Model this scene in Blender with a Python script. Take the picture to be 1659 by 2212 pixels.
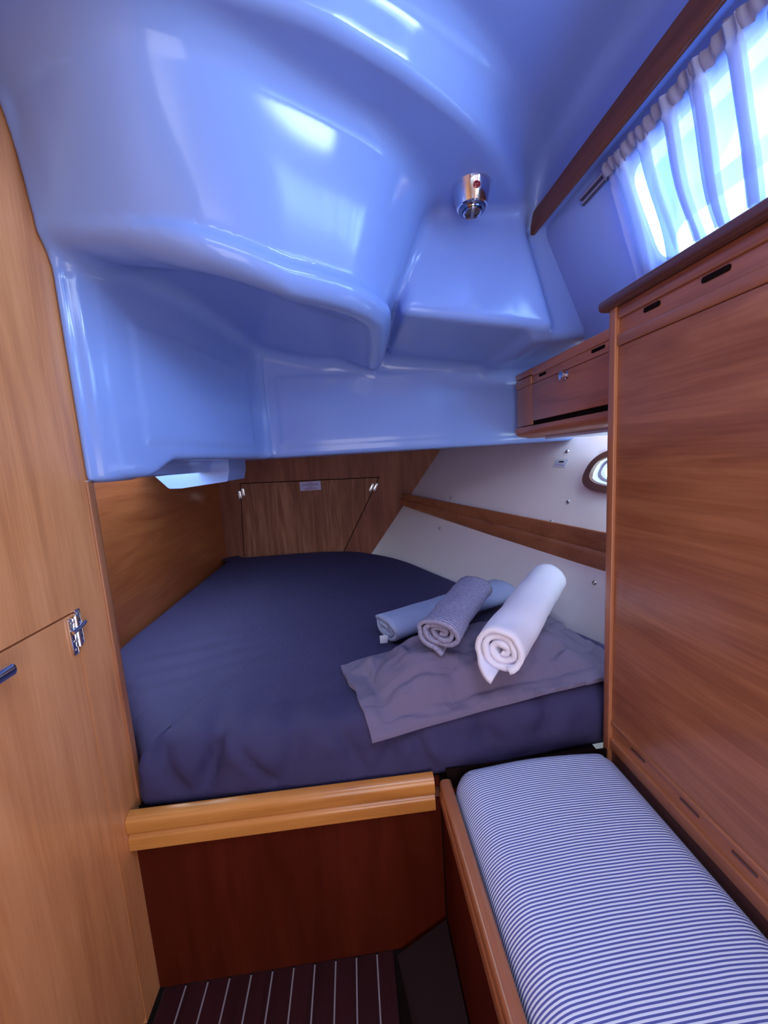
import bpy, bmesh, math, random
import numpy as np
from mathutils import Vector, Matrix, noise
random.seed(4)
for o in list(bpy.data.objects): bpy.data.objects.remove(o, do_unlink=True)
S = bpy.context.scene
COL = S.collection

# ------------------------------------------------------------------ camera
F_PX, IMW, IMH = 840.0, 1659.0, 2212.0
CAM = Vector((0, 0, 1.30))
def _n(v): v = np.array(v, float); return v/np.linalg.norm(v)
_Y = _n([755-IMW/2, 997-IMH/2, F_PX])
_D = _n([1220-IMW/2, 7340-IMH/2, F_PX]); _D = _n(_D-_Y*_D.dot(_Y))
MC = np.stack([np.cross(_Y, -_D), _Y, -_D])
cd = bpy.data.cameras.new('camera'); cam = bpy.data.objects.new('camera', cd); COL.objects.link(cam)
cd.sensor_fit = 'HORIZONTAL'; cd.sensor_width = 36; cd.lens = F_PX/IMW*36; cd.clip_start = .01
R3 = Matrix(((MC[0][0], -MC[0][1], -MC[0][2]), (MC[1][0], -MC[1][1], -MC[1][2]), (MC[2][0], -MC[2][1], -MC[2][2])))
cam.matrix_world = Matrix.Translation(CAM) @ R3.to_4x4()
S.camera = cam

# ------------------------------------------------------------------ world, lights, exposure
w = bpy.data.worlds.new('sky'); S.world = w; w.use_nodes = True
bg = w.node_tree.nodes['Background']; bg.inputs[0].default_value = (.72, .92, 1, 1); bg.inputs[1].default_value = 9.0
def area(name, loc, target, sx, sy, power, color):
    l = bpy.data.lights.new(name, 'AREA'); l.shape = 'RECTANGLE'; l.size = sx; l.size_y = sy
    l.energy = power; l.color = color
    o = bpy.data.objects.new(name, l); COL.objects.link(o); o.location = loc
    o.rotation_euler = (Vector(target)-Vector(loc)).to_track_quat('-Z', 'Y').to_euler()
    return o
area('window_daylight', (.96, .42, 2.00), (.96-1, .42, 2.00-.55), 1.2, .50, 75, (.54, .78, 1.0))
area('saloon_daylight', (.12, -.915, .82), (.0, 1.2, 1.0), .84, 1.24, 16, (1.0, .93, .94))
area('hatch_fill', (.12, -.12, 2.088), (.12, -.12, 0), .62, .56, 11, (.74, .87, 1.0))  # overhead fill light, added to brighten the cushion and walls
S.view_settings.view_transform = 'Standard'; S.view_settings.look = 'None'
S.view_settings.gamma = 1; S.view_settings.use_curve_mapping = False
S.view_settings.exposure = -0.12

# ------------------------------------------------------------------ helpers
def mesh_obj(name, verts, faces, mat, parent=None, smooth=False, loc=None):
    me = bpy.data.meshes.new(name); me.from_pydata([tuple(v) for v in verts], [], [tuple(f) for f in faces])
    return fin(name, me, mat, parent, smooth, loc)
def fin(name, me, mat, parent=None, smooth=False, loc=None):
    bm = bmesh.new(); bm.from_mesh(me); bmesh.ops.recalc_face_normals(bm, faces=bm.faces); bm.to_mesh(me); bm.free()
    if smooth:
        for p in me.polygons: p.use_smooth = True
    if mat: me.materials.append(mat)
    o = bpy.data.objects.new(name, me); COL.objects.link(o)
    if parent is not None:
        o.parent = parent
        off = world_loc(parent)
        me.transform(Matrix.Translation(-off))
    return o
LOC = {}
def world_loc(o):
    v = Vector((0, 0, 0))
    while o is not None:
        v += o.location; o = o.parent
    return v
def bm_obj(name, bm, mat, parent=None, smooth=False, angle=None):
    me = bpy.data.meshes.new(name); bm.to_mesh(me); bm.free()
    o = fin(name, me, mat, parent, smooth or angle is not None)
    if angle is not None: sharp(o, angle)
    return o
def sharp(o, deg):
    me = o.data; bm = bmesh.new(); bm.from_mesh(me); a = math.radians(deg)
    for e in bm.edges: e.smooth = not (len(e.link_faces) == 2 and e.calc_face_angle(0) > a)
    bm.to_mesh(me); bm.free()
def add_box(bm, x0, x1, y0, y1, z0, z1, bev=0, seg=2):
    t = bmesh.new(); bmesh.ops.create_cube(t, size=1)
    for v in t.verts:
        v.co = Vector(((x0+x1)/2+v.co.x*(x1-x0), (y0+y1)/2+v.co.y*(y1-y0), (z0+z1)/2+v.co.z*(z1-z0)))
    if bev: bmesh.ops.bevel(t, geom=list(t.edges), offset=bev, segments=seg, affect='EDGES', profile=.5)
    merge(bm, t)
def merge(bm, t):
    m = bpy.data.meshes.new('tmp'); t.to_mesh(m); t.free(); bm.from_mesh(m); bpy.data.meshes.remove(m)
def box(name, mat, parent, x0, x1, y0, y1, z0, z1, bev=0, seg=2):
    bm = bmesh.new(); add_box(bm, x0, x1, y0, y1, z0, z1, bev, seg)
    return bm_obj(name, bm, mat, parent, angle=35 if bev else None)
def prism(name, mat, parent, prof, axis, a, b, angle=35):
    """closed 2-D outline swept along an axis; prof gives the two other coordinates in x,y,z order"""
    n = len(prof); V = []
    for t in (a, b):
        for p in prof:
            V.append({'x': (t, p[0], p[1]), 'y': (p[0], t, p[1]), 'z': (p[0], p[1], t)}[axis])
    Fc = [(i, (i+1) % n, n+(i+1) % n, n+i) for i in range(n)] + [tuple(range(n)), tuple(range(n, 2*n))]
    o = mesh_obj(name, V, Fc, mat, parent, True); sharp(o, angle); return o
def rounded(pts, r, k=5):
    out = []; n = len(pts)
    for i in range(n):
        p0, p, p1 = [Vector((q[0], q[1])) for q in (pts[i-1], pts[i], pts[(i+1) % n])]
        rr = pts[i][2] if len(pts[i]) > 2 else r
        if rr <= 0: out.append((p.x, p.y)); continue
        a = p+(p0-p).normalized()*rr; b = p+(p1-p).normalized()*rr
        for j in range(k+1):
            t = j/k; q = a*(1-t)**2+p*2*t*(1-t)+b*t*t; out.append((q.x, q.y))
    return out
def lathe(bm, prof, origin, axis=(0, 0, 1), n=32):
    ax = Vector(axis).normalized(); q = Vector((0, 0, 1)).rotation_difference(ax).to_matrix(); o = Vector(origin)
    rings = []
    for r, h in prof:
        if r < 1e-6: rings.append([bm.verts.new(o+q@Vector((0, 0, h)))])
        else: rings.append([bm.verts.new(o+q@Vector((r*math.cos(2*math.pi*i/n), r*math.sin(2*math.pi*i/n), h))) for i in range(n)])
    for a, b in zip(rings, rings[1:]):
        for i in range(n):
            j = (i+1) % n
            if len(a) == 1 and len(b) == 1: continue
            if len(a) == 1: bm.faces.new((a[0], b[i], b[j]))
            elif len(b) == 1: bm.faces.new((a[i], a[j], b[0]))
            else: bm.faces.new((a[i], a[j], b[j], b[i]))
def lathe_obj(name, mat, parent, prof, origin, axis=(0, 0, 1), n=32, angle=35):
    bm = bmesh.new(); lathe(bm, prof, origin, axis, n); return bm_obj(name, bm, mat, parent, angle=angle)
def tube_obj(name, mat, parent, pts, r, n=10):
    bm = bmesh.new(); rings = []
    pts = [Vector(p) for p in pts]
    for i, p in enumerate(pts):
        d = (pts[min(i+1, len(pts)-1)]-pts[max(i-1, 0)]).normalized()
        u = d.orthogonal().normalized(); v = d.cross(u)
        rings.append([bm.verts.new(p+u*r*math.cos(2*math.pi*k/n)+v*r*math.sin(2*math.pi*k/n)) for k in range(n)])
    for a, b in zip(rings, rings[1:]):
        for k in range(n): bm.faces.new((a[k], a[(k+1) % n], b[(k+1) % n], b[k]))
    bm.faces.new(rings[0]); bm.faces.new(rings[-1])
    return bm_obj(name, bm, mat, parent, angle=40)
def boolean(o, cutter):
    m = o.modifiers.new('b', 'BOOLEAN'); m.operation = 'DIFFERENCE'; m.object = cutter; m.solver = 'EXACT'
    dg = bpy.context.evaluated_depsgraph_get(); dg.update()
    me = bpy.data.meshes.new_from_object(o.evaluated_get(dg)); o.modifiers.clear()
    o.data = me; bpy.data.objects.remove(cutter, do_unlink=True)
def thing(name, label, cat, loc, group=None):
    o = bpy.data.objects.new(name, None); COL.objects.link(o); o.location = loc; o.empty_display_size = .05
    o['label'] = label; o['category'] = cat
    if group: o['group'] = group
    return o
def tag(o, label, cat, group=None):
    o['label'] = label; o['category'] = cat
    if group: o['group'] = group
    return o
def struct(o, label=None, cat=None):
    o['kind'] = 'structure'
    if label: o['label'] = label
    if cat: o['category'] = cat
    return o
def sempty(name, label, cat, loc=(0, 0, 0)):
    o = thing(name, label, cat, loc); o['kind'] = 'structure'; return o

# ------------------------------------------------------------------ materials
def mk(name):
    m = bpy.data.materials.new(name); m.use_nodes = True
    nt = m.node_tree; return m, nt, nt.nodes['Principled BSDF']
def plain(name, col, rough=.5, metal=0, spec=.5, coat=0, sheen=0):
    m, nt, b = mk(name); b.inputs['Base Color'].default_value = (*col, 1); b.inputs['Roughness'].default_value = rough
    b.inputs['Metallic'].default_value = metal; b.inputs['Specular IOR Level'].default_value = spec
    b.inputs['Coat Weight'].default_value = coat; b.inputs['Coat Roughness'].default_value = .08
    if sheen: b.inputs['Sheen Weight'].default_value = sheen
    return m
def wood(name, dark, mid, light, axis='z', rough=.32, coat=.25, scale=1.0, figure=1.0, spec=.5):
    m, nt, b = mk(name); N = nt.nodes; L = nt.links
    tc = N.new('ShaderNodeTexCoord'); mp = N.new('ShaderNodeMapping')
    s = {'x': (1.0, 9, 9), 'y': (9, 1.0, 9), 'z': (9, 9, 1.0)}[axis]
    mp.inputs['Scale'].default_value = [v*scale for v in s]
    L.new(tc.outputs['Object'], mp.inputs['Vector'])
    n1 = N.new('ShaderNodeTexNoise'); n1.inputs['Scale'].default_value = 1.6; n1.inputs['Detail'].default_value = 5
    n1.inputs['Roughness'].default_value = .55; n1.inputs['Distortion'].default_value = .9*figure
    mp2 = N.new('ShaderNodeMapping'); mp2.inputs['Scale'].default_value = [v*scale for v in {'x': (2.0, 60, 60), 'y': (60, 2.0, 60), 'z': (60, 60, 2.0)}[axis]]
    L.new(tc.outputs['Object'], mp2.inputs['Vector'])
    n2 = N.new('ShaderNodeTexNoise'); n2.inputs['Scale'].default_value = 3; n2.inputs['Detail'].default_value = 3
    L.new(mp.outputs[0], n1.inputs['Vector']); L.new(mp2.outputs[0], n2.inputs['Vector'])
    mx = N.new('ShaderNodeMath'); mx.operation = 'MULTIPLY_ADD'; mx.inputs[1].default_value = .30
    L.new(n2.outputs['Fac'], mx.inputs[0]); 
    m2 = N.new('ShaderNodeMath'); m2.operation = 'MULTIPLY'; m2.inputs[1].default_value = .75
    L.new(n1.outputs['Fac'], m2.inputs[0]); L.new(m2.outputs[0], mx.inputs[2])
    cr = N.new('ShaderNodeValToRGB'); e = cr.color_ramp.elements
    e[0].position = .36; e[0].color = (*dark, 1); e[1].position = .70; e[1].color = (*light, 1)
    c = cr.color_ramp.elements.new(.52); c.color = (*mid, 1)
    L.new(mx.outputs[0], cr.inputs[0]); L.new(cr.outputs[0], b.inputs['Base Color'])
    b.inputs['Roughness'].default_value = rough; b.inputs['Coat Weight'].default_value = coat; b.inputs['Coat Roughness'].default_value = .12; b.inputs['Specular IOR Level'].default_value = spec
    bp = N.new('ShaderNodeBump'); bp.inputs['Strength'].default_value = .04; bp.inputs['Distance'].default_value = .002
    L.new(n2.outputs['Fac'], bp.inputs['Height']); L.new(bp.outputs[0], b.inputs['Normal'])
    return m
def cloth(name, col, col2, scale=900, bump=.15, rough=.9, wr=0):
    m, nt, b = mk(name); N = nt.nodes; L = nt.links
    tc = N.new('ShaderNodeTexCoord')
    n1 = N.new('ShaderNodeTexNoise'); n1.inputs['Scale'].default_value = scale; n1.inputs['Detail'].default_value = 2
    n2 = N.new('ShaderNodeTexNoise'); n2.inputs['Scale'].default_value = 9; n2.inputs['Detail'].default_value = 4
    L.new(tc.outputs['Object'], n1.inputs['Vector']); L.new(tc.outputs['Object'], n2.inputs['Vector'])
    mx = N.new('ShaderNodeMix'); mx.data_type = 'RGBA'; mx.inputs[6].default_value = (*col, 1); mx.inputs[7].default_value = (*col2, 1)
    ad = N.new('ShaderNodeMath'); ad.operation = 'MULTIPLY_ADD'; ad.inputs[1].default_value = .5
    m3 = N.new('ShaderNodeMath'); m3.operation = 'MULTIPLY'; m3.inputs[1].default_value = .5
    L.new(n1.outputs['Fac'], ad.inputs[0]); L.new(n2.outputs['Fac'], m3.inputs[0]); L.new(m3.outputs[0], ad.inputs[2])
    L.new(ad.outputs[0], mx.inputs[0]); L.new(mx.outputs[2], b.inputs['Base Color'])
    b.inputs['Roughness'].default_value = rough; b.inputs['Specular IOR Level'].default_value = .2
    bp = N.new('ShaderNodeBump'); bp.inputs['Strength'].default_value = bump; bp.inputs['Distance'].default_value = .002
    L.new(n1.outputs['Fac'], bp.inputs['Height'])
    if wr:
        n4 = N.new('ShaderNodeTexNoise'); n4.inputs['Scale'].default_value = 14; n4.inputs['Detail'].default_value = 5; n4.inputs['Distortion'].default_value = 1.2
        L.new(tc.outputs['Object'], n4.inputs['Vector'])
        b2 = N.new('ShaderNodeBump'); b2.inputs['Strength'].default_value = wr; b2.inputs['Distance'].default_value = .01
        L.new(n4.outputs['Fac'], b2.inputs['Height']); L.new(bp.outputs[0], b2.inputs['Normal']); L.new(b2.outputs[0], b.inputs['Normal'])
    else: L.new(bp.outputs[0], b.inputs['Normal'])
    return m
M = {}
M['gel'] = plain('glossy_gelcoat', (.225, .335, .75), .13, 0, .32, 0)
M['liner'] = cloth('hull_liner', (.88, .81, .88), (.82, .75, .83), 700, .08, .75)
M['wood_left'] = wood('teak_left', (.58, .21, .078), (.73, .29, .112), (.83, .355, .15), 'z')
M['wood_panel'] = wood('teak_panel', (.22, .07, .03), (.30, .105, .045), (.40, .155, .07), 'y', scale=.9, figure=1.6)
M['wood_y'] = wood('teak_rail', (.27, .09, .042), (.36, .13, .062), (.44, .17, .085), 'y')
M['wood_z'] = wood('teak_post', (.30, .10, .045), (.40, .15, .068), (.46, .18, .085), 'z')
M['wood_locker'] = wood('teak_locker', (.38, .125, .06), (.50, .175, .085), (.58, .215, .11), 'y', coat=.1)  # brighter copy of the teak, makes up in colour for weak light
M['wood_dark'] = wood('mahogany_panel', (.36, .085, .022), (.46, .12, .033), (.56, .17, .05), 'y', figure=1.4)
M['wood_back'] = wood('mahogany_back', (.17, .05, .035), (.23, .075, .05), (.31, .11, .07), 'z', coat=0, spec=.2, rough=.5)
M['wood_door'] = wood('mahogany_door', (.17, .055, .035), (.25, .09, .055), (.40, .17, .11), 'z', figure=1.8, coat=0, spec=.2, rough=.5)
M['wood_front'] = wood('mahogany_front', (.055, .0055, .002), (.068, .008, .003), (.085, .011, .004), 'z', rough=.5, figure=.5, coat=0, spec=.12)  # the shadow over the berth front is put into this dark colour
M['wood_fascia'] = wood('light_teak', (.42, .155, .034), (.53, .215, .05), (.61, .27, .07), 'x')
M['wood_trim'] = wood('teak_trim', (.11, .04, .026), (.15, .055, .034), (.19, .07, .042), 'y', coat=0, spec=.2)
M['wood_edge'] = wood('dark_edge', (.07, .025, .02), (.10, .035, .028), (.13, .05, .036), 'y')
M['dark'] = plain('shadow_gap', (.010, .005, .005), .9, 0, .05)
M['plank'] = wood('dark_sole', (.022, .004, .006), (.031, .006, .009), (.045, .009, .013), 'y', rough=.5, coat=0, spec=.25)
M['inlay'] = plain('holly_inlay', (.28, .24, .27), .6)
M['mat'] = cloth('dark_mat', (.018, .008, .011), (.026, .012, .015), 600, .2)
M['sheet'] = cloth('navy_sheet', (.038, .033, .100), (.049, .043, .122), 1100, .08, .75, .3)
M['pillow'] = cloth('mauve_pillow', (.145, .122, .21), (.178, .15, .25), 1000, .08, .85, .55)
M['white_towel'] = cloth('cream_cotton', (.74, .74, .92), (.84, .83, .98), 1300, .15, .9, .1)
M['terry'] = cloth('grey_terry', (.25, .29, .52), (.35, .40, .64), 420, .8, .95)
M['chrome'] = plain('chrome', (.80, .82, .88), .08, 1)
M['chrome_dark'] = plain('dark_chrome', (.25, .26, .33), .12, 1)
M['steel'] = plain('screw_steel', (.55, .52, .55), .3, .9)
M['white_plastic'] = plain('white_plastic', (.62, .64, .80), .4)
M['label'] = plain('label_paper', (.50, .46, .78), .6)
M['ink'] = plain('label_ink', (.20, .10, .28), .7)
M['ink_dark'] = plain('label_ink_black', (.02, .015, .03), .7)
M['red'] = plain('red_button', (.25, .01, .02), .2)
M['lens'] = plain('grey_lens', (.18, .17, .22), .25)
M['rubber'] = plain('porthole_rubber', (.30, .27, .36), .5)
def ribbed():
    m = cloth('ribbed_knit', (.17, .145, .22), (.34, .31, .42), 500, .3)
    nt = m.node_tree; N = nt.nodes; L = nt.links; b = N['Principled BSDF']
    uv = N.new('ShaderNodeUVMap'); sp = N.new('ShaderNodeSeparateXYZ'); L.new(uv.outputs[0], sp.inputs[0])
    s = N.new('ShaderNodeMath'); s.operation = 'SINE'; k = N.new('ShaderNodeMath'); k.operation = 'MULTIPLY'; k.inputs[1].default_value = 2*math.pi/.0085
    tcn = N.new('ShaderNodeTexNoise'); tcn.inputs['Scale'].default_value = 160; L.new(uv.outputs[0], tcn.inputs['Vector'])
    L.new(sp.outputs['Y'], k.inputs[0]); L.new(k.outputs[0], s.inputs[0])
    mm = N.new('ShaderNodeMath'); mm.operation = 'MULTIPLY_ADD'; mm.inputs[1].default_value = .32; L.new(s.outputs[0], mm.inputs[0]); L.new(tcn.outputs['Fac'], mm.inputs[2])
    mx = N.new('ShaderNodeMix'); mx.data_type = 'RGBA'; mx.inputs[6].default_value = (.13, .11, .20, 1); mx.inputs[7].default_value = (.40, .40, .60, 1)
    L.new(mm.outputs[0], mx.inputs[0]); L.new(mx.outputs[2], b.inputs['Base Color'])
    return m
M['knit'] = ribbed()
def stripes():
    m, nt, b = mk('striped_ticking'); N = nt.nodes; L = nt.links
    tc = N.new('ShaderNodeTexCoord'); sp = N.new('ShaderNodeSeparateXYZ'); L.new(tc.outputs['Object'], sp.inputs[0])
    nz = N.new('ShaderNodeTexNoise'); nz.inputs['Scale'].default_value = 5; L.new(tc.outputs['Object'], nz.inputs['Vector'])
    ad = N.new('ShaderNodeMath'); ad.operation = 'MULTIPLY_ADD'; ad.inputs[1].default_value = .006; L.new(nz.outputs['Fac'], ad.inputs[0]); L.new(sp.outputs['Y'], ad.inputs[2])
    k = N.new('ShaderNodeMath'); k.operation = 'MULTIPLY'; k.inputs[1].default_value = 2*math.pi/.0056; L.new(ad.outputs[0], k.inputs[0])
    s = N.new('ShaderNodeMath'); s.operation = 'SINE'; L.new(k.outputs[0], s.inputs[0])
    cr = N.new('ShaderNodeValToRGB'); e = cr.color_ramp.elements
    e[0].position = .40; e[0].color = (.11, .13, .42, 1); e[1].position = .60; e[1].color = (.74, .82, 1, 1)
    h = N.new('ShaderNodeMath'); h.operation = 'MULTIPLY_ADD'; h.inputs[1].default_value = .5; h.inputs[2].default_value = .5
    L.new(s.outputs[0], h.inputs[0]); L.new(h.outputs[0], cr.inputs[0]); L.new(cr.outputs[0], b.inputs['Base Color'])
    b.inputs['Roughness'].default_value = .9; b.inputs['Specular IOR Level'].default_value = .15
    bp = N.new('ShaderNodeBump'); bp.inputs['Strength'].default_value = .2; bp.inputs['Distance'].default_value = .001
    L.new(h.outputs[0], bp.inputs['Height']); L.new(bp.outputs[0], b.inputs['Normal'])
    return m
M['stripe'] = stripes()
def sheer():
    m, nt, b = mk('sheer_curtain'); N = nt.nodes; L = nt.links; out = N['Material Output']; N.remove(b)
    t = N.new('ShaderNodeBsdfTransparent'); t.inputs[0].default_value = (.80, .90, 1, 1)
    tr = N.new('ShaderNodeBsdfTranslucent'); tr.inputs[0].default_value = (.62, .74, .95, 1)
    d = N.new('ShaderNodeBsdfDiffuse'); d.inputs[0].default_value = (.55, .60, .85, 1)
    a = N.new('ShaderNodeMixShader'); a.inputs[0].default_value = .94; L.new(tr.outputs[0], a.inputs[1]); L.new(d.outputs[0], a.inputs[2])
    c = N.new('ShaderNodeMixShader'); c.inputs[0].default_value = .55; L.new(t.outputs[0], c.inputs[1]); L.new(a.outputs[0], c.inputs[2])
    L.new(c.outputs[0], out.inputs[0]); return m
M['sheer'] = sheer()
M['heading'] = plain('curtain_heading', (.30, .31, .46), .8)
M['groove'] = plain('track_groove', (.08, .08, .13), .6)
def glass():
    m, nt, b = mk('window_glass'); N = nt.nodes; L = nt.links; out = N['Material Output']; N.remove(b)
    t = N.new('ShaderNodeBsdfTransparent'); t.inputs[0].default_value = (.93, .98, 1, 1)
    g = N.new('ShaderNodeBsdfGlossy'); g.inputs['Roughness'].default_value = .02
    c = N.new('ShaderNodeMixShader'); c.inputs[0].default_value = .05; L.new(t.outputs[0], c.inputs[1]); L.new(g.outputs[0], c.inputs[2])
    L.new(c.outputs[0], out.inputs[0]); return m
M['glass'] = glass()

# ------------------------------------------------------------------ moulded ceiling (underside of the cockpit)
def catmull(pts, k=5):
    p = np.array(pts, float); p = np.vstack([2*p[0]-p[1], p, 2*p[-1]-p[-2]]); out = []
    for i in range(1, len(p)-2):
        for j in range(k):
            t = j/k
            out.append(.5*((2*p[i])+(-p[i-1]+p[i+1])*t+(2*p[i-1]-5*p[i]+4*p[i+1]-p[i+2])*t*t+(-p[i-1]+3*p[i]-3*p[i+1]+p[i+2])*t**3))
    out.append(p[-2]); return np.array(out)
def sd_poly(P, X, Y):
    best = np.full(X.shape, 1e9); sgn = np.ones(X.shape)
    for a, b in zip(P[:-1], P[1:]):
        d = b-a; L2 = d.dot(d)
        if L2 < 1e-10: continue
        t = np.clip(((X-a[0])*d[0]+(Y-a[1])*d[1])/L2, 0, 1)
        ex = X-a[0]-t*d[0]; ey = Y-a[1]-t*d[1]; q = ex*ex+ey*ey
        cr = d[0]*(Y-a[1])-d[1]*(X-a[0])
        m = q < best-1e-9; best = np.where(m, q, best); sgn = np.where(m, np.sign(cr), sgn)
    return np.sqrt(best)*sgn
def rint(a, b, r): return np.minimum(-r, np.maximum(a, b))+np.hypot(np.maximum(a+r, 0), np.maximum(b+r, 0))
def runi(a, b, r): return np.maximum(r, np.minimum(a, b))-np.hypot(np.maximum(r-a, 0), np.maximum(r-b, 0))
def sstep(x, a, b): t = np.clip((x-a)/(b-a), 0, 1); return t*t*(3-2*t)
C2L = catmull([(-.9, .60), (-.4, .635), (-.085, .70), (.048, .751), (.178, .825), (.348, .953), (.548, 1.179), (.62, 1.32), (.64, 1.6)])
C1H = catmull([(-.9, .52), (-.4, .60), (0, .70), (.161, .775), (.282, .85), (.408, .95), (.521, 1.08), (.61, 1.25), (.64, 1.6)])
C3H = catmull([(-.75, .89), (-.60, .86), (-.48, .78), (-.37, .715), (-.26, .70), (-.155, .745), (-.036, .822), (.097, .915), (.192, 1.018), (.283, 1.20), (.31, 1.6)])
C4L = catmull([(-.75, .92), (-.60, .895), (-.51, .875), (-.43, .86), (-.355, .845), (-.235, .835), (-.115, .875), (.0245, .968), (.106, 1.07), (.146, 1.20), (.165, 1.6)])
C0 = catmull([(-.72, .915), (-.60, .918), (-.535, .945), (-.49, 1.05), (-.43, 1.25), (-.37, 1.56), (-.352, 1.645), (-.325, 1.685), (-.27, 1.70), (.2, 1.70), (1.3, 1.70)], 4)
def build_mould(h=.0075):
    xs = np.arange(-.62, 1.11, h); ys = np.arange(.53, 1.95, h); zs = np.arange(1.265, 2.155, h)
    X, Y = np.meshgrid(xs, ys, indexing='ij'); f = np.empty((len(xs), len(ys), len(zs)))
    zl = 1.665+.215*np.clip(-.10-X, 0, .45)
    zs_ = 1.722+.07*sstep(-X, .05, .45)
    dl = sd_poly(C4L, X, Y); z1 = zl+(zs_-zl)*sstep(dl, .03, .22)
    zB = 1.722-.13*np.clip(X-.18, -.1, .6)
    d0 = sd_poly(C0, X, Y)
    foot = (1-sstep(Y, 1.03, 1.13))
    z0 = 1.333-.040*foot
    for k, z in enumerate(zs):
        t2 = np.clip((z-1.98)/.13, -.5, 1.3); d2 = sd_poly(C2L*(1-t2)+C1H*t2, X, Y)
        t1 = np.clip((z-1.73)/.28, -.2, 1.2); d1 = sd_poly(C4L*(1-t1)+C3H*t1, X, Y)*.93
        s3 = 2.10-z+0*X
        u = runi(s3, rint(2.0-z+0*X, -d2, .018), .045)
        # inboard strip against the coachroof side
        u = runi(u, rint(.612-X, 1.965-z+0*X, .01), .05)
        u = runi(u, rint(z1-z, -d1, .03), .04)
        bead = np.hypot(d1-.012, z-(zl+.026))-.033*(.30+.70*sstep(X, -.53, -.27))
        u = runi(u, np.maximum(bead, -.50-X), .006)
        # boxed recess cover on the aft bulkhead
        ltop = np.clip((z-1.66)/.28, 0, 1)
        sB = rint(zB-z, 1.205-Y, .028)
        sB = rint(sB, (.165+.06*ltop)-X, .035)
        sB = rint(sB, X-(.665-.085*ltop), .03)
        u = runi(u, sB, .03)
        sE = rint(1.645-z+0*X, np.maximum(1.245-Y, .60-X), .03)
        u = runi(u, sE, .03)
        mz = sstep(z+0*X, 1.372, 1.384)*(1-sstep(z+0*X, 1.655, 1.667))
        pan = np.maximum(sstep(X, -.285, -.272)*(Y > 1.5), sstep(Y, 1.02, 1.035)*(1-sstep(Y, 1.575, 1.59))*(X < -.3))
        s0 = rint(z0-z, -(d0+.0045*mz*pan), .02)
        s0 = rint(s0, X-1.035, .04)
        u = runi(u, s0, .05)
        # flange that laps on to the wooden bulkhead
        ye = .908-.085*sstep(z+0*X, 1.80, 2.06)
        sF = np.maximum(np.maximum(ye-Y, X+.566), 1.294-z)
        sF2 = np.maximum(np.maximum(ye+.020-Y, X+.548), 1.294-z)
        u = runi(u, runi(sF, sF2, .008), .02)
        # clip to the block
        bb = np.maximum.reduce([np.where(Y < .937, -.580, -.60)-X, X-1.085, Y-1.92, .55-Y, z-2.135+0*X])
        f[:, :, k] = np.maximum(u, bb)
    # naive surface nets
    sgn = f < 0
    nx, ny, nz = f.shape; idx = np.full((nx-1, ny-1, nz-1), -1, int)
    acc = np.zeros((nx-1, ny-1, nz-1, 3)); cnt = np.zeros((nx-1, ny-1, nz-1))
    for ax in range(3):
        a = [slice(None)]*3; b = [slice(None)]*3; a[ax] = slice(0, -1); b[ax] = slice(1, None)
        fa, fb = f[tuple(a)], f[tuple(b)]; cross = (sgn[tuple(a)] != sgn[tuple(b)])
        with np.errstate(divide='ignore', invalid='ignore'): t = np.where(cross, fa/(fa-fb), 0)
        o1, o2 = [q for q in range(3) if q != ax]
        for i1 in (0, 1):
            for i2 in (0, 1):
                sl = [slice(None)]*3; sl[o1] = slice(i1, f.shape[o1]-1+i1); sl[o2] = slice(i2, f.shape[o2]-1+i2)
                c = cross[tuple(sl)]; tt = t[tuple(sl)]
                cnt += c
                acc[..., ax] += np.where(c, tt, 0)
                acc[..., o1] += np.where(c, i1, 0); acc[..., o2] += np.where(c, i2, 0)
    cells = np.argwhere(cnt > 0); idx[cells[:, 0], cells[:, 1], cells[:, 2]] = np.arange(len(cells))
    p = acc[cells[:, 0], cells[:, 1], cells[:, 2]]/cnt[cells[:, 0], cells[:, 1], cells[:, 2]][:, None]
    V = (cells+p)*h+np.array([xs[0], ys[0], zs[0]])
    Q = []
    for ax in range(3):
        a = [slice(None)]*3; b = [slice(None)]*3; a[ax] = slice(0, -1); b[ax] = slice(1, None)
        e = np.argwhere(sgn[tuple(a)] != sgn[tuple(b)])
        o1, o2 = [q for q in range(3) if q != ax]
        ok = (e[:, o1] > 0) & (e[:, o2] > 0) & (e[:, o1] < f.shape[o1]-1) & (e[:, o2] < f.shape[o2]-1); e = e[ok]
        def g(d1, d2):
            q = e.copy(); q[:, o1] -= d1; q[:, o2] -= d2; return idx[q[:, 0], q[:, 1], q[:, 2]]
        Q.append(np.stack([g(0, 0), g(1, 0), g(1, 1), g(0, 1)], 1))
    return V, np.vstack(Q)
V, Q = build_mould()
me = bpy.data.meshes.new('ceiling'); me.vertices.add(len(V)); me.vertices.foreach_set('co', V.ravel())
me.loops.add(len(Q)*4); me.loops.foreach_set('vertex_index', Q.ravel().astype(np.int32))
me.polygons.add(len(Q)); me.polygons.foreach_set('loop_start', np.arange(0, len(Q)*4, 4, dtype=np.int32))
me.update(calc_edges=True); me.validate()
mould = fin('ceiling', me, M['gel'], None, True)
sm = mould.modifiers.new('smooth', 'SMOOTH'); sm.factor = .5; sm.iterations = 4
struct(mould, 'glossy white moulded cockpit underside with curved steps above the berth', 'ceiling')
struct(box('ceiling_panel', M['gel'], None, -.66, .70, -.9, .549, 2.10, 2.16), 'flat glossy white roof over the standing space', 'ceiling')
struct(box('ceiling_panel', M['gel'], None, -1.0, 1.2, 1.921, 2.929, 1.345, 1.40), 'flat white underside above the foot of the berth', 'ceiling')

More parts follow.
